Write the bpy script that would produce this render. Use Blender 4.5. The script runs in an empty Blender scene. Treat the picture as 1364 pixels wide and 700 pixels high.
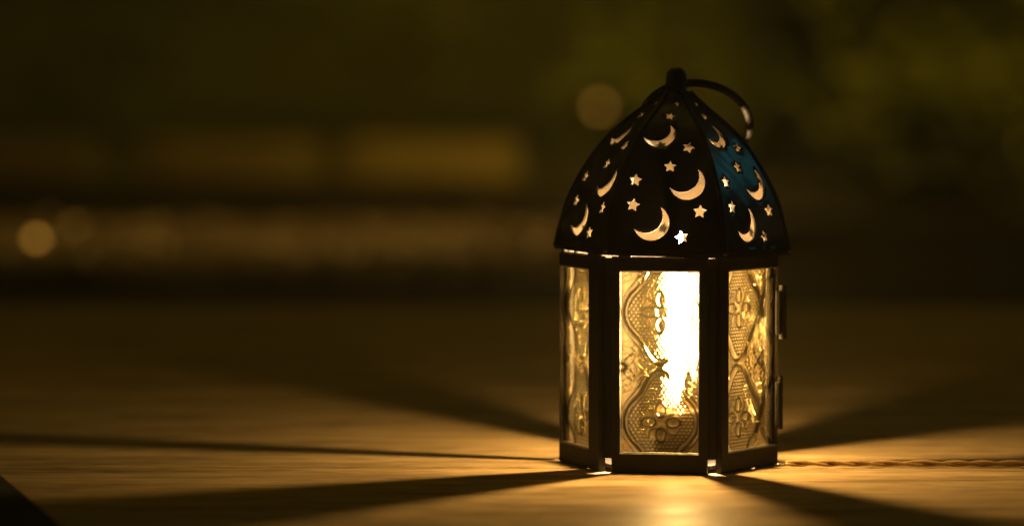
import bpy, bmesh, math, random
import numpy as np
from mathutils import Vector, Matrix
from mathutils.geometry import delaunay_2d_cdt

P = .000308                      # metres per photo pixel at the lantern
FP = 4200.0                      # focal length in photo pixels
D0 = FP * P                      # camera to lantern axis
HC = 502 * P                     # camera height over the deck
CX = -209 * P
rnd = random.Random(7)
S = bpy.context.scene
C = S.collection

# ------------------------------------------------------------------ camera
cam_d = bpy.data.cameras.new('camera')
cam = bpy.data.objects.new('camera', cam_d); C.objects.link(cam)
cam.location = (CX, -D0, HC)
cam.rotation_euler = (math.radians(90) - math.atan(235 / FP), 0, 0)
cam_d.sensor_width = 36; cam_d.lens = FP / 1364 * 36
cam_d.clip_start = .02; cam_d.clip_end = 400
cam_d.dof.use_dof = True
cam_d.dof.focus_distance = D0 - .033
cam_d.dof.aperture_fstop = (cam_d.lens / 1000) / .024
S.camera = cam
# ------------------------------------------------------------------ world, lamps, exposure
w = bpy.data.worlds.new('World'); S.world = w; w.use_nodes = True
w.node_tree.nodes['Background'].inputs[0].default_value = (.0115, .0080, .0002, 1)
w.node_tree.nodes['Background'].inputs[1].default_value = 1.0
S.view_settings.view_transform = 'Standard'; S.view_settings.look = 'None'
S.view_settings.exposure = 0; S.view_settings.gamma = 1
S.cycles.use_denoising = True
S.cycles.sample_clamp_indirect = 4
S.cycles.caustics_reflective = False; S.cycles.caustics_refractive = False
S.cycles.max_bounces = 14; S.cycles.transparent_max_bounces = 24; S.cycles.transmission_bounces = 10

FLAME = 2150                      # radiance of the flame
def pxw(px, D): return CX + (px - 682) / FP * D          # world x of a photo column at distance D
def area_lamp(name, loc, target, sx, sy, power, col, spread=180):
    l = bpy.data.lights.new(name, 'AREA'); l.shape = 'RECTANGLE'; l.size = sx; l.size_y = sy
    l.energy = power; l.color = col; l.spread = math.radians(spread)
    o = bpy.data.objects.new(name, l); C.objects.link(o); o.location = loc
    o.rotation_euler = (Vector(target) - Vector(loc)).to_track_quat('-Z', 'Y').to_euler()
    return o
# cool evening window light, right and behind
area_lamp('window_light', (1.25, .75, .80), (.03, 0, .12), .30, .16, .0080, (.10, .68, .74), 24)
# dim overhead fill, added to lift the dark deck and shadows
area_lamp('overhead_fill', (-.30, .9, 2.3), (-.1, .6, 0), 1.2, 1.2, 1.5, (1, .72, .10))
# warm garden lamps above the frame, then added fill for hedge and shrubs
area_lamp('path_lamp', (pxw(430, 3.4), 3.36 - D0, .42), (pxw(430, 3.4), 3.56 - D0, 0), .46, .04, .70, (1, .50, .09))
area_lamp('edging_lamp', (pxw(640, 4.8), 4.80 - D0, .33), (pxw(625, 5), 5.0 - D0, .06), .10, .05, .092, (1, .41, .15))
area_lamp('hedge_fill', (.80, 2.75, 1.5), (.62, 4.0, .40), .9, .3, 5, (1, .66, .01), 70)  # added fill, brightens the olive leaves on the right
area_lamp('shrub_fill', (pxw(430, 6), 4.0, 1.3), (pxw(430, 6.6), 5.5, .30), .6, .2, 5, (1, .76, .01))  # added fill for the leaves on the left

# ------------------------------------------------------------------ helpers
def obj(name, me, mats=(), parent=None):
    o = bpy.data.objects.new(name, me); C.objects.link(o)
    if parent is not None: o.parent = parent
    if not isinstance(mats, (list, tuple)): mats = [mats]
    if me is not None and not me.materials:
        for m in mats: me.materials.append(m)
    return o
def empty(name, loc=(0, 0, 0)):
    o = bpy.data.objects.new(name, None); C.objects.link(o); o.location = loc
    o.empty_display_size = .01
    return o
def tag(o, label, cat, group=None):
    o['label'] = label; o['category'] = cat
    if group: o['group'] = group
    return o
def mesh(name, bm, smooth=False):
    me = bpy.data.meshes.new(name); bm.normal_update(); bm.to_mesh(me); bm.free()
    if smooth: me.polygons.foreach_set('use_smooth', [True] * len(me.polygons))
    return me
def box(bm, x0, x1, y0, y1, z0, z1, bev=0):
    r = bmesh.ops.create_cube(bm, size=1)
    vs = r['verts']
    for v in vs:
        v.co = Vector(((x0 + x1) / 2 + v.co.x * (x1 - x0), (y0 + y1) / 2 + v.co.y * (y1 - y0), (z0 + z1) / 2 + v.co.z * (z1 - z0)))
    if bev:
        es = list({e for v in vs for e in v.link_edges})
        bmesh.ops.bevel(bm, geom=es, offset=bev, segments=2, affect='EDGES', profile=.5)
def lathe(bm, prof, n=32, cx=0, cy=0, cap=True, jit=0):
    rings = []
    for r, z in prof:
        rings.append([bm.verts.new((cx + r * math.cos(2 * math.pi * i / n), cy + r * math.sin(2 * math.pi * i / n), z)) for i in range(n)])
    for a, b in zip(rings, rings[1:]):
        for i in range(n): bm.faces.new((a[i], a[(i + 1) % n], b[(i + 1) % n], b[i]))
    if cap:
        bm.faces.new(list(reversed(rings[0]))); bm.faces.new(rings[-1])
def tube(bm, pts, rad, n=10, closed=False):
    pts = [Vector(p) for p in pts]; N = len(pts); rings = []
    up = None
    for i, p in enumerate(pts):
        if closed: t = pts[(i + 1) % N] - pts[i - 1]
        else: t = pts[min(i + 1, N - 1)] - pts[max(i - 1, 0)]
        t.normalize()
        if up is None: up = t.orthogonal().normalized()
        up = (up - t * up.dot(t)).normalized()
        s = t.cross(up); r = rad(i / (N - 1)) if callable(rad) else rad
        rings.append([bm.verts.new(p + (up * math.cos(2 * math.pi * k / n) + s * math.sin(2 * math.pi * k / n)) * r) for k in range(n)])
    for i in range(N if closed else N - 1):
        a, b = rings[i], rings[(i + 1) % N]
        for k in range(n): bm.faces.new((a[k], a[(k + 1) % n], b[(k + 1) % n], b[k]))
    if not closed:
        bm.faces.new(list(reversed(rings[0]))); bm.faces.new(rings[-1])
    bmesh.ops.recalc_face_normals(bm, faces=bm.faces[:])

# ------------------------------------------------------------------ materials
def mat(name):
    m = bpy.data.materials.new(name); m.use_nodes = True
    nt = m.node_tree; return m, nt, nt.nodes['Principled BSDF']
def node(nt, typ, **kw):
    n = nt.nodes.new(typ)
    for k, v in kw.items(): setattr(n, k, v)
    return n
def noise_mat(name, c1, c2, rough, scale=40, bump=.1, metal=0, stretch=(1, 1, 1), rvar=.1, spec=.5, dist=.001):
    m, nt, b = mat(name)
    tc = node(nt, 'ShaderNodeTexCoord'); mp = node(nt, 'ShaderNodeMapping'); mp.inputs['Scale'].default_value = stretch
    nz = node(nt, 'ShaderNodeTexNoise'); nz.inputs['Scale'].default_value = scale; nz.inputs['Detail'].default_value = 6
    nt.links.new(tc.outputs['Object'], mp.inputs[0]); nt.links.new(mp.outputs[0], nz.inputs['Vector'])
    cr = node(nt, 'ShaderNodeValToRGB'); cr.color_ramp.elements[0].color = (*c1, 1); cr.color_ramp.elements[1].color = (*c2, 1)
    cr.color_ramp.elements[0].position = .32; cr.color_ramp.elements[1].position = .68
    nt.links.new(nz.outputs[0], cr.inputs[0]); nt.links.new(cr.outputs[0], b.inputs['Base Color'])
    mr = node(nt, 'ShaderNodeMapRange'); mr.inputs[3].default_value = rough - rvar; mr.inputs[4].default_value = rough + rvar
    nt.links.new(nz.outputs[0], mr.inputs[0]); nt.links.new(mr.outputs[0], b.inputs['Roughness'])
    bp = node(nt, 'ShaderNodeBump'); bp.inputs['Strength'].default_value = bump; bp.inputs['Distance'].default_value = dist
    nt.links.new(nz.outputs[0], bp.inputs['Height']); nt.links.new(bp.outputs[0], b.inputs['Normal'])
    b.inputs['Metallic'].default_value = metal; b.inputs['Specular IOR Level'].default_value = spec
    return m
M_paint = noise_mat('black_paint', (.006, .0045, .003), (.011, .008, .005), .62, 260, .12, spec=.3, dist=.0004)
M_roof = noise_mat('roof_paint', (.010, .0085, .006), (.017, .0135, .009), .36, 70, .35, dist=.0006)
M_inner = noise_mat('bare_metal_lining', (.012, .0084, .0046), (.018, .0126, .0070), .85, 220, .1, spec=.03)
M_wax = noise_mat('candle_wax', (.06, .034, .014), (.09, .052, .020), .5, 60, .1)
M_wick = noise_mat('charred_wick', (.01, .008, .006), (.03, .02, .01), .9, 300, .3)
M_soil = noise_mat('dark_soil', (.026, .020, .008), (.044, .033, .014), .95, 3, .3, dist=.02)
M_pebble = noise_mat('wet_pebble', (.16, .12, .07), (.46, .37, .22), .14, 30, .1, rvar=.06)
M_block = noise_mat('sandstone_block', (.34, .26, .15), (.50, .39, .24), .85, 26, .5, dist=.004)
M_mat = noise_mat('dark_matte', (.004, .0035, .003), (.008, .007, .005), .95, 500, .4)
M_leaf = noise_mat('leaf_green', (.060, .066, .006), (.105, .105, .012), .5, 9, .1)
M_bark = noise_mat('bark', (.03, .02, .01), (.07, .05, .03), .9, 40, .4)
M_steel = noise_mat('lamp_stake_metal', (.02, .018, .015), (.04, .035, .03), .5, 100, .1)
M_cord = noise_mat('beige_cord', (.42, .27, .11), (.58, .38, .17), .7, 900, .3, dist=.0003)

def wood():
    m, nt, b = mat('varnished_wood')
    tc = node(nt, 'ShaderNodeTexCoord'); oi = node(nt, 'ShaderNodeObjectInfo')
    ad = node(nt, 'ShaderNodeVectorMath', operation='ADD'); sc = node(nt, 'ShaderNodeVectorMath', operation='SCALE')
    cb = node(nt, 'ShaderNodeCombineXYZ')
    for i in range(3): nt.links.new(oi.outputs['Random'], cb.inputs[i])
    nt.links.new(cb.outputs[0], sc.inputs[0]); sc.inputs['Scale'].default_value = 17
    nt.links.new(tc.outputs['Object'], ad.inputs[0]); nt.links.new(sc.outputs[0], ad.inputs[1])
    def layer(scale, st, det, dist):
        mp = node(nt, 'ShaderNodeMapping'); mp.inputs['Scale'].default_value = st
        n = node(nt, 'ShaderNodeTexNoise'); n.inputs['Scale'].default_value = scale; n.inputs['Detail'].default_value = det
        n.inputs['Distortion'].default_value = dist
        nt.links.new(ad.outputs[0], mp.inputs[0]); nt.links.new(mp.outputs[0], n.inputs['Vector']); return n
    g1 = layer(9, (1, 9, 1), 5, .6); g2 = layer(60, (1, 12, 1), 4, .3); g3 = layer(11, (1, 2, 1), 4, .4)
    cr = node(nt, 'ShaderNodeValToRGB'); e = cr.color_ramp.elements
    e[0].position = .40; e[0].color = (.26, .182, .098, 1); e[1].position = .60; e[1].color = (.62, .455, .265, 1)
    mx = node(nt, 'ShaderNodeMix', data_type='FLOAT'); mx.inputs[0].default_value = .5
    nt.links.new(g1.outputs[0], mx.inputs[2]); nt.links.new(g2.outputs[0], mx.inputs[3]); nt.links.new(mx.outputs[0], cr.inputs[0])
    nt.links.new(cr.outputs[0], b.inputs['Base Color'])
    mr = node(nt, 'ShaderNodeMapRange'); mr.inputs[1].default_value = .3; mr.inputs[2].default_value = .7
    mr.inputs[3].default_value = .34; mr.inputs[4].default_value = .54; b.inputs['Specular IOR Level'].default_value = .007
    nt.links.new(g3.outputs[0], mr.inputs[0]); nt.links.new(mr.outputs[0], b.inputs['Roughness'])
    b1 = node(nt, 'ShaderNodeBump'); b1.inputs['Strength'].default_value = .35; b1.inputs['Distance'].default_value = .0012
    nt.links.new(mx.outputs[0], b1.inputs['Height'])
    b2 = node(nt, 'ShaderNodeBump'); b2.inputs['Strength'].default_value = .5; b2.inputs['Distance'].default_value = .004
    nt.links.new(g3.outputs[0], b2.inputs['Height']); nt.links.new(b1.outputs[0], b2.inputs['Normal'])
    nt.links.new(b2.outputs[0], b.inputs['Normal'])
    return m
M_wood = wood()

def emit(name, col, s):
    m, nt, b = mat(name); nt.nodes.remove(b)
    e = node(nt, 'ShaderNodeEmission'); e.inputs[0].default_value = (*col, 1); e.inputs[1].default_value = s
    nt.links.new(e.outputs[0], nt.nodes['Material Output'].inputs[0]); return m
M_flame = emit('flame', (1, .66, .30), FLAME)

def glass(name, relief):
    m, nt, b = mat(name); nt.nodes.remove(b)
    out = nt.nodes['Material Output']
    tr = node(nt, 'ShaderNodeBsdfTransparent'); tr.inputs[0].default_value = (.97, .92, .74, 1)
    gl = node(nt, 'ShaderNodeBsdfGlossy'); gl.inputs['Roughness'].default_value = .08
    fr = node(nt, 'ShaderNodeMixShader'); fr.inputs[0].default_value = .04
    if relief:
        rf = node(nt, 'ShaderNodeBsdfRefraction'); rf.inputs['IOR'].default_value = 1.28; rf.inputs['Roughness'].default_value = .10
        rf.inputs['Color'].default_value = (.54, .42, .21, 1)
        a = node(nt, 'ShaderNodeMixShader'); a.inputs[0].default_value = .72
        nt.links.new(tr.outputs[0], a.inputs[1]); nt.links.new(rf.outputs[0], a.inputs[2])
        tl = node(nt, 'ShaderNodeBsdfTranslucent'); tl.inputs[0].default_value = (.9, .68, .27, 1)
        t = node(nt, 'ShaderNodeMixShader'); t.inputs[0].default_value = .0012
        nt.links.new(a.outputs[0], t.inputs[1]); nt.links.new(tl.outputs[0], t.inputs[2])
        # painted dark lines, standing in for the shade the relief would refract
        at = node(nt, 'ShaderNodeAttribute', attribute_name='line_shade')
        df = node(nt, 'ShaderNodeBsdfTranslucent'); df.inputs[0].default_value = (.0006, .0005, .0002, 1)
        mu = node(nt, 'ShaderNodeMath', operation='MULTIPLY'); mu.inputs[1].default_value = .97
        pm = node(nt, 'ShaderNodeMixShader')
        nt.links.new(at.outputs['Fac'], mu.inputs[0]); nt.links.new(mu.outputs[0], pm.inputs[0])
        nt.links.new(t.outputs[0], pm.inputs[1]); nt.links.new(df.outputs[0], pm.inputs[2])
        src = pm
    else: src = tr
    nt.links.new(src.outputs[0], fr.inputs[1]); nt.links.new(gl.outputs[0], fr.inputs[2])
    nt.links.new(fr.outputs[0], out.inputs[0]); return m
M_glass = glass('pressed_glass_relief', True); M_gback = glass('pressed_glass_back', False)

# ------------------------------------------------------------------ setting: ground, deck, gravel
bm = bmesh.new(); bmesh.ops.create_grid(bm, x_segments=2, y_segments=2, size=14)
g = obj('ground', mesh('ground', bm), M_soil); g.location = (0, 12, -.035); g['kind'] = 'structure'
deck = empty('deck', (0, 0, -.03)); deck['kind'] = 'structure'
SEAM = -.0182
bm = bmesh.new(); box(bm, -1.6, 1.6, -.1585, .1585, 0, .03, .0016)
bme = mesh('board', bm)
for k in range(-3, 3):
    o = obj('board', bme, M_wood, deck); o.location = (0, SEAM + .16 + .32 * k, rnd.uniform(-.0003, .0003) if k not in (-1, 0) else 0)
bm = bmesh.new(); box(bm, -3, 3, 3.60, 9.5, -.034, .004, .01)
bd = obj('planting_bed', mesh('planting_bed', bm), M_soil); bd['kind'] = 'structure'
def pebbles():
    bm = bmesh.new(); base = bmesh.new(); bmesh.ops.create_icosphere(base, subdivisions=1, radius=1)
    bv = [v.co.copy() for v in base.verts]; bf = [[v.index for v in f.verts] for f in base.faces]; base.free()
    V = []; F = []
    for i in range(5200):
        x = rnd.uniform(pxw(-260, 3.4), pxw(960, 3.4)); y = rnd.uniform(1.62, 2.62)
        if rnd.random() < .5: x = rnd.uniform(pxw(-120, 3.4), pxw(760, 3.4))
        r = rnd.uniform(.006, .013); R = Matrix.Rotation(rnd.uniform(0, 6.3), 3, Vector((rnd.random(), rnd.random(), rnd.random())).normalized())
        sc = Vector((rnd.uniform(.8, 1.3), rnd.uniform(.8, 1.2), rnd.uniform(.5, .8)))
        n0 = len(V); c = Vector((x, y, -.029 + rnd.uniform(0, .018)))
        for v in bv:
            q = R @ v; V.append((c.x + q.x * sc.x * r, c.y + q.y * sc.y * r, c.z + q.z * sc.z * r))
        F += [[n0 + a for a in f] for f in bf]
    bm.free(); me = bpy.data.meshes.new('gravel'); me.from_pydata(V, [], F)
    me.polygons.foreach_set('use_smooth', [True] * len(me.polygons)); return me
gr = obj('gravel', pebbles(), M_pebble); gr['kind'] = 'stuff'
gr['label'] = 'strip of wet pale gravel behind the wooden deck'; gr['category'] = 'gravel'

# ------------------------------------------------------------------ lantern
R_B = 146 * P; AP = R_B * math.cos(math.pi / 6); PHI = math.radians(-8.0)
lan = tag(empty('lantern', (0, 0, 0)), 'black six-sided metal lantern with moon and star cut-outs and pressed glass, lit inside', 'lantern')

FZ0, FZ1 = .0002, .0868
OZ0, OZ1 = .0084, .0806
def frame_mesh(fx0, fx1, ox0, ox1):
    bm = bmesh.new()
    def ring(x0, x1, z0, z1, y): return [bm.verts.new(p) for p in ((x0, y, z0), (x1, y, z0), (x1, y, z1), (x0, y, z1))]
    a = ring(fx0, fx1, FZ0, FZ1, .0002); b = ring(fx0 + .0004, fx1 - .0004, FZ0 + .0005, FZ1 - .0005, -.0006)
    c = ring(ox0 - .0003, ox1 + .0003, OZ0 - .0006, OZ1 + .0006, -.0006); d = ring(ox0, ox1, OZ0, OZ1, .0002)
    e = ring(ox0, ox1, OZ0, OZ1, .0022); f = ring(fx0, fx1, FZ0, FZ1, .0022)
    loop = [a, b, c, d, e, f]
    for i in range(6):
        p, q = loop[i], loop[(i + 1) % 6]
        for k in range(4): bm.faces.new((p[k], p[(k + 1) % 4], q[(k + 1) % 4], q[k]))
    bmesh.ops.recalc_face_normals(bm, faces=bm.faces[:]); me = mesh('window_frame', bm); me.materials.append(M_paint); return me
def relief(X, Z, ox, oz):
    """pressed pattern, metres in and metres out"""
    per_x, per_z, KX = .0310, .0440, 1.42
    def sm(a, b, v): t = np.clip((v - a) / (b - a), 0, 1); return t * t * (3 - 2 * t)
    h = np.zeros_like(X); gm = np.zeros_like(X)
    for shift in (0, 1):
        x = (X - ox + shift * per_x / 2 + per_x / 2) % per_x - per_x / 2
        z = (Z - oz + shift * per_z / 2 + per_z / 2) % per_z - per_z / 2
        r = np.hypot(x, z); th = np.arctan2(z, x); re = np.hypot(x * KX, z); te = np.arctan2(z, x * KX)
        if shift == 0:
            r0 = r; r = re; R = .0188 * (1 + .12 * np.cos(4 * te)); inside = 1 - sm(-.0006, .0006, r - R)
            h -= .0012 * np.exp(-((r - R) / .0010) ** 2)
            h += .00035 * np.exp(-((r - R - .0019) / .0007) ** 2) + .0003 * np.exp(-((r - R + .0019) / .0007) ** 2)
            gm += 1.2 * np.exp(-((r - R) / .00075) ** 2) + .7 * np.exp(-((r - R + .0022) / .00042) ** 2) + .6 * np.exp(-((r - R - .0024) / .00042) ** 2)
            # beaded field
            p = .0017; row = np.round(z / (p * .8)); bx = (x + (row % 2) * p / 2 + p / 2) % p - p / 2; bz = z - row * p * .8
            bead = np.clip(1 - (np.hypot(bx, bz * 1.15) / .00078) ** 2, 0, 1)
            fld = inside * sm(.0070, .0080, r0) * (1 - sm(-.0026, -.0018, r - R))
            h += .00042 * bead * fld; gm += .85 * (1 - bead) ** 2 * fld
            r = r0
            # four petals and boss
            for k in range(4):
                a = k * math.pi / 2; u = x * math.cos(a) + z * math.sin(a); v = -x * math.sin(a) + z * math.cos(a)
                q = ((u - .0050) / .0025) ** 2 + (v / .0017) ** 2
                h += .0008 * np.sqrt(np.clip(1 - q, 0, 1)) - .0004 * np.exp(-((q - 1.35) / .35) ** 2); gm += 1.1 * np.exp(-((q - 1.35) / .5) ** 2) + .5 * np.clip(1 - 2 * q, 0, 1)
                a += math.pi / 4; u = x * math.cos(a) + z * math.sin(a); v = -x * math.sin(a) + z * math.cos(a)
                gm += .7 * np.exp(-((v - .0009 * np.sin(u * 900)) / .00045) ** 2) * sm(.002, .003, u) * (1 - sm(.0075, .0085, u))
                h -= .0004 * np.exp(-((v - .0009 * np.sin(u * 900)) / .0006) ** 2) * sm(.002, .003, u) * (1 - sm(.0075, .0085, u))
            h += .0006 * np.sqrt(np.clip(1 - (r / .0018) ** 2, 0, 1))
        else:
            for k in range(4):
                a = k * math.pi / 2 + math.pi / 4; u = x * math.cos(a) + z * math.sin(a); v = -x * math.sin(a) + z * math.cos(a)
                q = ((u - .0040) / .0028) ** 2 + (v / .0014) ** 2
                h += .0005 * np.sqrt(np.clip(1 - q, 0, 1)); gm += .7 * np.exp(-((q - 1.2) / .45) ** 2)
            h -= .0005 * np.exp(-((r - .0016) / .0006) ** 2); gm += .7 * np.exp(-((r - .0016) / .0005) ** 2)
            h += .00013 * np.sin(x * 2100 + np.sin(z * 900) * 2.2) * np.sin(z * 1500) * (1 - sm(.009, .012, r))
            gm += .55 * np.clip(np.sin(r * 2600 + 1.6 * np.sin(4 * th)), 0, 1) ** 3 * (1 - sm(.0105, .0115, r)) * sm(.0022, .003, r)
    h += .00008 * np.sin(X * 640 + 2 * np.sin(Z * 300)) + .00007 * np.sin(Z * 820 + 1.7 * np.sin(X * 420))
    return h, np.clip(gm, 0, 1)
def pane_mesh(ox, oz, xa, xb, nx=124, nz=290):
    xa, xb, z0, z1 = xa - .0005, xb + .0005, OZ0 - .0012, OZ1 + .0012
    xs = np.linspace(xa, xb, nx); zs = np.linspace(z0, z1, nz)
    X, Z = np.meshgrid(xs, zs); H, GR = relief(X, Z, ox, oz); Y = .0014 - H * 1.1
    V = np.stack([X, Y, Z], -1).reshape(-1, 3).tolist()
    F = [(j * nx + i, j * nx + i + 1, (j + 1) * nx + i + 1, (j + 1) * nx + i) for j in range(nz - 1) for i in range(nx - 1)]
    nF = len(F); b = len(V)
    V += [(xa, .0035, z0), (xb, .0035, z0), (xb, .0035, z1), (xa, .0035, z1)]
    F.append((b + 3, b + 2, b + 1, b))
    me = bpy.data.meshes.new('pane'); me.from_pydata(V, [], F)
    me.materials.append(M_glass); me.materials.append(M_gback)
    me.polygons.foreach_set('use_smooth', [i < nF for i in range(len(F))])
    at = me.attributes.new('line_shade', 'FLOAT', 'POINT'); at.data.foreach_set('value', GR.reshape(-1).tolist() + [0.0] * 4)
    me.polygons[-1].material_index = 1; return me
SPEC = {}                        # outer left, outer right, opening left, opening right; then pattern offset
for key, (fx0, fx1, ox0, ox1, px_, pz_) in {0: (-.0193, .0193, -.0157, .0155, .0004, .0205), 1: (-.0193, .0222, -.0140, .0214, -.0040, .0215),
                                            5: (-.0222, .0193, -.0209, .0085, -.0033, .0210), 2: (-.0193, .0193, -.0157, .0062, .0080, .0100), 3: (-.0193, .0193, -.0157, .0157, .0080, .0100)}.items():  # unseen back-right opening narrowed to shape the shadow behind the lantern
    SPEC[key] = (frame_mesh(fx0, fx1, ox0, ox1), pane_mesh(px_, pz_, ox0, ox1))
bm = bmesh.new()                 # folded corner post between two frames
pp = [(-.0037, .0016), (-.0012, .0001), (.0012, .0001), (.0037, .0016)]
fr_ = [[bm.verts.new((x, y, z)) for x, y in pp] + [bm.verts.new((x, y + .0007, z)) for x, y in reversed(pp)] for z in (.0058, .0862)]
for k in range(8): bm.faces.new((fr_[0][k], fr_[0][(k + 1) % 8], fr_[1][(k + 1) % 8], fr_[1][k]))
bm.faces.new(fr_[0]); bm.faces.new(fr_[1]); bmesh.ops.recalc_face_normals(bm, faces=bm.faces[:])
post_me = mesh('corner_post', bm); post_me.materials.append(M_paint)
for k in range(6):
    az = PHI + k * math.pi / 3; n = Vector((math.sin(az), -math.cos(az), 0))
    fme, pme = SPEC.get(k, SPEC[3]); fo = obj('window_frame', fme, M_paint, lan); fo.location = n * AP; fo.rotation_euler.z = az
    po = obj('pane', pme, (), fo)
    az += math.pi / 6; n = Vector((math.sin(az), -math.cos(az), 0))
    co = obj('corner_post', post_me, M_paint, lan); co.location = n * (R_B - .0022); co.rotation_euler.z = az
    if k in (1, 4): co.scale.x = .5
# small dark tabs added on the frame tops to break the slit of light
for k, xa, xb in ((0, -.0165, -.0115), (0, .0095, .0192), (1, -.0190, .0015), (1, .0070, .0215), (5, -.0190, -.0165), (5, .0080, .0192), (5, -.0060, -.0045)):
    az = PHI + k * math.pi / 3
    bm = bmesh.new(); box(bm, xa, xb, -.0009, .0008, FZ1 - .0016, FZ1 + .0013, .0003)
    o = obj('slit_tab', mesh('slit_tab', bm), M_paint, lan); o.location = Vector((math.sin(az), -math.cos(az), 0)) * AP; o.rotation_euler.z = az
bm = bmesh.new()                 # tray floor with a low upturned rim
hx = [(math.sin(PHI + math.pi / 6 + k * math.pi / 3), -math.cos(PHI + math.pi / 6 + k * math.pi / 3)) for k in range(6)]
rr = [(.0, .0016)] + [(.0402, .0016), (.0402, .0030)] + [(.0396, .0030), (.0396, .0024), (0, .0024)]
prev = None
for r, z in rr:
    cur = [bm.verts.new((x * max(r, 1e-5), y * max(r, 1e-5), z)) for x, y in hx]
    if prev:
        for k in range(6): bm.faces.new((prev[k], prev[(k + 1) % 6], cur[(k + 1) % 6], cur[k]))
    prev = cur
bmesh.ops.recalc_face_normals(bm, faces=bm.faces[:])
obj('base_tray', mesh('base_tray', bm), M_paint, lan)
# hinges on the corner beside the right window
azh = PHI + math.pi / 2; nh = Vector((math.sin(azh), -math.cos(azh), 0))
for z0, z1, r, off in ((.0515, .0735, .0017, .0022), (.0145, .0360, .0013, .0013)):
    bm = bmesh.new(); box(bm, -.0042, .0042, -.0008, .0010, z0 + .002, z1 - .002, .0003)
    hg = obj('hinge', mesh('hinge', bm), M_paint, lan); hg.location = nh * (R_B + .0002); hg.rotation_euler.z = azh
    bm = bmesh.new(); m_ = (z1 - z0) / 3
    lathe(bm, [(r, z0), (r, z0 + m_ - .0003), (r * .8, z0 + m_ - .0002), (r * .8, z0 + m_ + .0002), (r, z0 + m_ + .0003), (r, z1 - m_ - .0003),
               (r * .8, z1 - m_ - .0002), (r * .8, z1 - m_ + .0002), (r, z1 - m_ + .0003), (r, z1), (r * .5, z1 + .0006)], 14, 0, -off + .0006)
    obj('barrel', mesh('barrel', bm), M_paint, hg)

# roof
PROF = [(280, 157), (281.5, 156), (300, 152.5), (325, 146), (345, 140), (365, 131), (385, 120), (405, 107), (425, 92), (443, 74), (458, 55), (472, 37), (484, 24), (490, 19)]
pz = np.array([a[0] - 280 for a in PROF]) * P; pr = np.array([a[1] for a in PROF]) * P; pa = pr * math.cos(math.pi / 6)
PL = np.concatenate([[0], np.cumsum(np.hypot(np.diff(pz), np.diff(pa)))]); LT = PL[-1]
ls = np.linspace(0, LT, 200)     # smoothed profile
sa = np.interp(ls, PL, pa); sz = np.interp(ls, PL, pz)
for _ in range(60):
    sa[1:-1] = .25 * sa[:-2] + .5 * sa[1:-1] + .25 * sa[2:]; sz[1:-1] = .25 * sz[:-2] + .5 * sz[1:-1] + .25 * sz[2:]
A_ = lambda l: float(np.interp(l, ls, sa)); Z_ = lambda l: float(np.interp(l, ls, sz))
T30 = math.tan(math.pi / 6)
def crescent(cx, cl, r, ang):
    d, ri = .492 * r, .952 * r; th = math.radians(70); pts = []
    for i in range(25):
        a = th + (2 * math.pi - 2 * th) * i / 24; pts.append((r * math.cos(a), r * math.sin(a)))
    t2 = math.atan2(.94, .34 - .492)
    for i in range(1, 20):
        a = -t2 - (2 * math.pi - 2 * t2) * i / 20 ; pts.append((d + ri * math.cos(a), ri * math.sin(a)))
    c, s = math.cos(ang), math.sin(ang)
    return [(cx + x * c - y * s, cl + x * s + y * c) for x, y in pts]
def star(cx, cl, r, rot):
    return [(cx + (r if i % 2 == 0 else r * .52) * math.sin(rot + i * math.pi / 5), cl + (r if i % 2 == 0 else r * .52) * math.cos(rot + i * math.pi / 5)) for i in range(10)]
q = math.radians
HOLES = [crescent(-.0048, .0520, .0066, q(125)), crescent(.0076, .0295, .0072, q(128)), crescent(-.0060, .0125, .0072, q(132))]
HOLES += [star(x * 1e-3, l * 1e-3, r * 1e-3, a) for x, l, r, a in ((-1.2, 62, 2.2, .2), (7.2, 45.5, 2.7, .3), (.4, 36.5, 2.7, 0), (-13.2, 30, 2.8, .1), (-13.6, 19.5, 2.8, .15), (13.2, 17.5, 2.9, .05), (6.4, 7, 2.7, -.25), (1.0, 69.5, 1.3, .1))]
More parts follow.
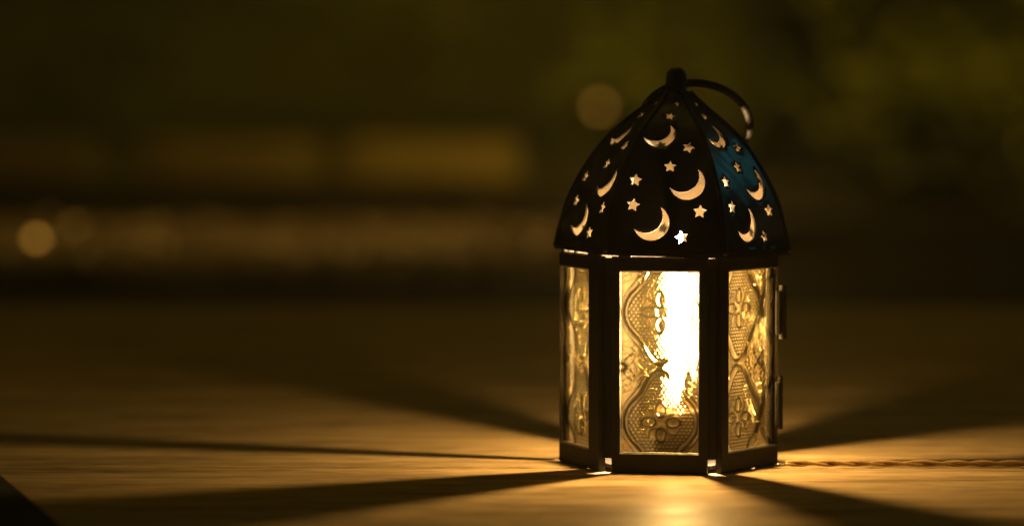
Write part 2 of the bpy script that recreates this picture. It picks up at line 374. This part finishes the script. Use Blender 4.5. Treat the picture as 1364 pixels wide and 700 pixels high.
def roof_panel_mesh():
    bnd = []
    NB = 40
    for i in range(NB + 1): l = LT * i / NB; bnd.append((A_(l) * T30 - .0002, l))
    for i in range(NB, -1, -1): l = LT * i / NB; bnd.append((-A_(l) * T30 + .0002, l))
    V = list(bnd); E = [(i, (i + 1) % len(bnd)) for i in range(len(bnd))]
    for h in HOLES:
        b = len(V); V += h; E += [(b + i, b + (i + 1) % len(h)) for i in range(len(h))]
    def inside(p, poly):
        x, y = p; c = False; j = len(poly) - 1
        for i in range(len(poly)):
            if (poly[i][1] > y) != (poly[j][1] > y) and x < (poly[j][0] - poly[i][0]) * (y - poly[i][1]) / (poly[j][1] - poly[i][1]) + poly[i][0]: c = not c
            j = i
        return c
    step = .0022; l = step
    while l < LT:
        hw = A_(l) * T30 - .0012; n = max(1, int(2 * hw / step))
        for i in range(n + 1):
            p = (-hw + 2 * hw * i / n, l)
            if min(math.dist(p, v) for h in HOLES for v in h) > .0006: V.append(p)
        l += step
    SC = 1000.0
    ov, oe, of, *_ = delaunay_2d_cdt([Vector((x * SC, y * SC)) for x, y in V], E, [], 0, 1e-5)
    pts = [(v.x / SC, v.y / SC) for v in ov]
    tris = []
    for f in of:
        c = (sum(pts[i][0] for i in f) / 3, sum(pts[i][1] for i in f) / 3)
        if inside(c, bnd) and not any(inside(c, h) for h in HOLES): tris.append(f)
    TH = .0007; out = []; inn = []
    for x, l in pts:
        a, z = A_(l), Z_(l); dl = .0008
        ta, tz = A_(min(l + dl, LT)) - A_(max(l - dl, 0)), Z_(min(l + dl, LT)) - Z_(max(l - dl, 0))
        nn = math.hypot(ta, tz); na, nz_ = tz / nn, -ta / nn
        dn = .00022 * math.sin(x * 310 + 1.3 * math.sin(l * 190)) * math.sin(l * 260 + .6) + .00012 * math.sin(x * 720 + l * 540)
        dn *= min(1, max(0, (a * T30 - abs(x)) / .003)); a += na * dn; z += nz_ * dn
        out.append((x, -a, z)); inn.append((x * .985, -(a - na * TH), z - nz_ * TH))
    N = len(pts); F = []; MI = []
    cnt = {}
    for t in tris:
        t = list(t)
        (x0, y0), (x1, y1), (x2, y2) = (pts[i] for i in t)
        if (x1 - x0) * (y2 - y0) - (x2 - x0) * (y1 - y0) < 0: t.reverse()
        F.append(t); MI.append(0); F.append([N + i for i in reversed(t)]); MI.append(1)
        for i in range(3): cnt[(t[i], t[(i + 1) % 3])] = 1
    for (a, b) in cnt:
        if (b, a) not in cnt: F.append([b, a, N + a, N + b]); MI.append(1)
    me = bpy.data.meshes.new('roof_panel'); me.from_pydata(out + inn, [], F)
    me.polygons.foreach_set('material_index', MI)
    me.polygons.foreach_set('use_smooth', [len(f) == 3 for f in F])
    me.materials.append(M_roof); me.materials.append(M_inner); me.validate(); return me
rme = roof_panel_mesh()
bm = bmesh.new()                 # eave ring under the panels
prev = None; first = None
for r, z in ((.0478, -.0011), (.0486, -.0011), (.0486, .0004), (.0478, .0004)):
    cur = [bm.verts.new((r * math.sin(math.pi / 6 + k * math.pi / 3), -r * math.cos(math.pi / 6 + k * math.pi / 3), z)) for k in range(6)]
    first = first or cur
    if prev:
        for k in range(6): bm.faces.new((prev[k], prev[(k + 1) % 6], cur[(k + 1) % 6], cur[k]))
    prev = cur
for k in range(6): bm.faces.new((prev[k], prev[(k + 1) % 6], first[(k + 1) % 6], first[k]))
bmesh.ops.recalc_face_normals(bm, faces=bm.faces[:])
roof = obj('roof', mesh('eave_ring', bm), M_roof, lan)
roof.location = (4 * P, 0, 285.6 * P)
roof.rotation_euler = (0, math.radians(1.4), 0)
AZR = math.radians(-6.5)
roof.rotation_euler = (Matrix.Rotation(math.radians(1.4), 3, 'Y') @ Matrix.Rotation(AZR, 3, 'Z')).to_euler()
bm = bmesh.new()                 # rolled ridge strip
tube(bm, [(0, -A_(l) / math.cos(math.pi / 6) + .0001, Z_(l)) for l in np.linspace(0, LT, 44)], .00105, 8)
ridge_me = mesh('ridge_strip', bm, True); ridge_me.materials.append(M_roof)
for k in range(6):
    o = obj('roof_panel', rme, (), roof); o.rotation_euler.z = k * math.pi / 3
    o = obj('ridge_strip', ridge_me, (), roof); o.rotation_euler.z = math.pi / 6 + k * math.pi / 3
bm = bmesh.new(); zz = lambda y: (y - 284) * P
lathe(bm, [(.0066, zz(482)), (.0067, zz(487)), (.0056, zz(491)), (.0044, zz(494)), (.0043, zz(510)), (.0041, zz(517)), (.0032, zz(522)), (.0018, zz(525)), (.0004, zz(525.6))], 28)
obj('finial', mesh('finial', bm, True), M_roof, roof)
bm = bmesh.new(); kz = zz(502); dirv = Vector((.16, .66, -.73)).normalized(); side = Vector((1, .0, .0)); side = (side - dirv * side.dot(dirv)).normalized()
cen = Vector((.0040, .004, kz)) + dirv * .0212
tube(bm, [cen + (dirv * math.cos(a) + side * math.sin(a)) * .0224 for a in np.linspace(0, 2 * math.pi, 72, endpoint=False)], .00165, 12, True)
obj('ring_handle', mesh('ring_handle', bm, True), M_paint, roof)

# ------------------------------------------------------------------ candle inside
FX, FY = 11 * P, -22 * P
can = tag(empty('candle', (FX, FY, .0024)), 'burning candle with a tall bright flame standing inside the lantern', 'candle')
bm = bmesh.new(); lathe(bm, [(.0088, 0), (.0094, .0008), (.0095, .0190), (.0088, .0200), (.0070, .0198), (.003, .0194)], 36)
obj('wax_body', mesh('wax_body', bm, True), M_wax, can)
bm = bmesh.new(); tube(bm, [(0, 0, .0190), (.0002, .0001, .0225), (.0006, .0002, .0255)], .0005, 8)
obj('wick', mesh('wick', bm, True), M_wick, can)
bm = bmesh.new()
lathe(bm, [(.0004, .0235), (.0010, .0262), (.0021, .0300), (.0030, .0350), (.0035, .0420), (.0037, .0500), (.0037, .0600), (.0036, .0690), (.0033, .0780), (.0026, .0870), (.0014, .0935), (.0003, .0970)], 20)
obj('flame', mesh('flame', bm, True), M_flame, can)

# ------------------------------------------------------------------ twisted cord added for the dashed line in the seam, right of the lantern
cord = tag(empty('seam_dashes', (.047, SEAM, .0017)), 'thin beige twisted cord added for the dashed line along the board seam', 'cord')
for ph in (0, math.pi):
    bm = bmesh.new(); pts = []
    for i in range(420):
        x = .52 * i / 419; a = ph + 2 * math.pi * x / .0245 + .5 * math.sin(x * 61) + .3 * math.sin(x * 143 + 2)
        pts.append((x, .00078 * math.cos(a) + .0009 * math.sin(x * 17 + 1) + .0003 * math.sin(x * 71), .00078 * math.sin(a)))
    tube(bm, pts, .00066, 8)
    obj('strand', mesh('strand', bm, True), M_cord, cord)

# thin dark flat sheet at the near corner
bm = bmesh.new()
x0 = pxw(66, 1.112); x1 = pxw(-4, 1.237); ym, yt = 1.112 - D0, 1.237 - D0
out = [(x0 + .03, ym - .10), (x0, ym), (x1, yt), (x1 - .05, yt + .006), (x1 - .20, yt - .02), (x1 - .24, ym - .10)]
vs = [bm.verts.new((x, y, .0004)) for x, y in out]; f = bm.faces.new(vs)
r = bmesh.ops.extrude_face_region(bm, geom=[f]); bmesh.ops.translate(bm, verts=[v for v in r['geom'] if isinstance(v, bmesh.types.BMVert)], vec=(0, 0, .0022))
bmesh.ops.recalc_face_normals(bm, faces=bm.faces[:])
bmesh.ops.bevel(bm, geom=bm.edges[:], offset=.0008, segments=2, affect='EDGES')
tag(obj('dark_sheet', mesh('dark_sheet', bm), M_mat), 'thin dark sheet lying flat on the wooden boards', 'mat')

# ------------------------------------------------------------------ background: edging blocks, small lights, shrubs
for px0, px1, lb in ((-150, 116, 'sandstone edging block farthest from the lantern'), (188, 420, 'dim sandstone edging block in the middle of the row'), (456, 690, 'brightly lit sandstone edging block closest to the lantern side')):
    D = 5.0; bm = bmesh.new(); a, b = pxw(px0, D), pxw(px1, D); hw = (b - a) / 2
    box(bm, -hw, hw, -.06, .06, 0, .062, .006)
    bmesh.ops.subdivide_edges(bm, edges=bm.edges[:], cuts=2, use_grid_fill=True)
    for v in bm.verts: v.co += Vector((rnd.uniform(-1, 1), rnd.uniform(-1, 1), rnd.uniform(-1, 1) if v.co.z > .02 else 0)) * .0016
    o = tag(obj('edging_block', mesh('edging_block', bm, False), M_block), lb, 'stone block', 'stone blocks edging the bed'); o.location = ((a + b) / 2, D + .06 - D0, .0035)
def garden_light(px, py, D, r, s, label):
    x = pxw(px, D); z = HC - (py - 115) / FP * D
    root = tag(empty('garden_light', (x, D - D0, -.035)), label, 'garden light', 'small warm garden lights'); h = z + .035
    bm = bmesh.new(); lathe(bm, [(.0030, 0), (.0030, max(h - r, .004)), (r * .8, max(h - r * .8, .005)), (r * .85, max(h - r * .55, .006))], 14)
    obj('stake', mesh('stake', bm), M_steel, root)
    bm = bmesh.new(); bmesh.ops.create_uvsphere(bm, u_segments=16, v_segments=10, radius=r)
    for v in bm.verts: v.co.z += h
    obj('globe', mesh('globe', bm, True), emit('warm_globe', (1, .46, .06), s), root)
garden_light(48, 318, 3.2, .0045, 2.1, 'bright small garden light low on the gravel')
garden_light(102, 300, 3.5, .0045, .40, 'faint garden light on the gravel beside the brighter one')
garden_light(208, 300, 3.55, .0045, .25, 'faint garden light on gravel in front of the dim middle block')
garden_light(798, 143, 5.1, .007, 1.75, 'warm round garden light raised behind the lantern roof')
garden_light(741, 247, 5.0, .006, .30, 'faint low garden light beside the lantern eave')
# string of tiny glowing bulbs added to give the gravel its glints
fs = tag(empty('gravel_glints', (0, 0, -.008)), 'added string of tiny glowing bulbs giving glints along the gravel strip', 'gravel glints')
fr2 = random.Random(21); pts = []
for i in range(88):
    D = 3.34 + .30 * math.sin(i * 1.9) + fr2.uniform(-.12, .12); pts.append((pxw(-70 + 9.2 * i + fr2.uniform(-8, 8), D), D - D0, fr2.uniform(0, .006)))
bm = bmesh.new(); tube(bm, pts, .0009, 6); obj('wire', mesh('wire', bm), M_steel, fs)
bm = bmesh.new(); bmesh.ops.create_icosphere(bm, subdivisions=2, radius=.0032); glint_bulb = mesh('glint_bulb', bm, True)
glint_bulbs = []
for e_ in (.10, .18, .32):
    b_ = glint_bulb.copy(); b_.materials.append(emit('glint_emit', (1, .50, .08), e_)); glint_bulbs.append(b_)
for i, p in enumerate(pts):
    o = obj('glint_bulb', glint_bulbs[fr2.choice((0, 0, 1, 1, 2)) if not 64 < i < 78 else 2], (), fs); o.location = (p[0], p[1], p[2] + .003)
def shrub(name, x, y, w_, h, n, label, leaf=.045, seed=1, dz=0):
    rr_ = random.Random(seed)
    root = tag(empty(name, (x, y, .003)), label, 'shrub', 'garden shrubs in the dark')
    bm = bmesh.new()
    for k in range(6):
        a = rr_.uniform(0, 6.3); e = (w_ * .6 * math.cos(a), w_ * .4 * math.sin(a), h * rr_.uniform(.6, .95))
        tube(bm, [(0, 0, 0), (e[0] * .3, e[1] * .3, e[2] * .4), (e[0] * .7, e[1] * .7, e[2] * .75), e], lambda t: .014 * (1 - .7 * t), 7)
    obj('stems', mesh('stems', bm, True), M_bark, root)
    V = []; F = []
    cl = [(rr_.gauss(0, w_ * .38), rr_.gauss(0, w_ * .28), h * (.15 + dz + (.85 - dz) * rr_.random())) for _ in range(26)]
    for i in range(n):
        c = rr_.choice(cl); p = Vector((c[0] + rr_.gauss(0, w_ * .13), c[1] + rr_.gauss(0, w_ * .12), max(.02, c[2] + rr_.gauss(0, h * .08))))
        d1 = Vector((rr_.gauss(0, 1), rr_.gauss(0, 1), rr_.gauss(0, .6))).normalized(); d2 = d1.orthogonal().normalized() * .36; s = leaf * rr_.uniform(.6, 1.2); d3 = d1.cross(d2) * .35
        b = len(V); V += [tuple(p), tuple(p + (d1 * .45 + d2) * s + d3 * s * .4), tuple(p + d1 * s), tuple(p + (d1 * .45 - d2) * s + d3 * s * .4)]; F += [(b, b + 1, b + 2), (b, b + 2, b + 3)]
    me = bpy.data.meshes.new('crown'); me.from_pydata(V, [], F); obj('crown', me, M_leaf, root)
shrub('shrub', pxw(520, 6.6), 6.6 - D0, .16, .42, 2600, 'small green shrub behind the stone edging blocks', seed=3, dz=.45)
shrub('shrub', pxw(1010, 5.6), 5.6 - D0, .34, .58, 7500, 'broad olive shrub right behind the lantern', seed=4)
shrub('shrub', pxw(1250, 5.0), 5.0 - D0, .42, .62, 9000, 'largest olive shrub standing away from the lantern', seed=5)
shrub('shrub', pxw(150, 7.6), 7.6 - D0, .50, .50, 3600, 'dark low shrub behind the far edging block', seed=6)

# ------------------------------------------------------------------ thin haze volume added round the whole scene to lift the blacks
bm = bmesh.new(); box(bm, -15, 15, -3, 27, -1.04, .95)
hz = obj('haze', mesh('haze', bm)); hz['kind'] = 'stuff'
m = bpy.data.materials.new('black_lift_haze'); m.use_nodes = True; nt = m.node_tree
nt.nodes.remove(nt.nodes['Principled BSDF'])
v = nt.nodes.new('ShaderNodeVolumePrincipled'); v.inputs['Density'].default_value = .030; v.inputs['Color'].default_value = (.9, .86, .72, 1)
nt.links.new(v.outputs[0], nt.nodes['Material Output'].inputs['Volume']); hz.data.materials.append(m)
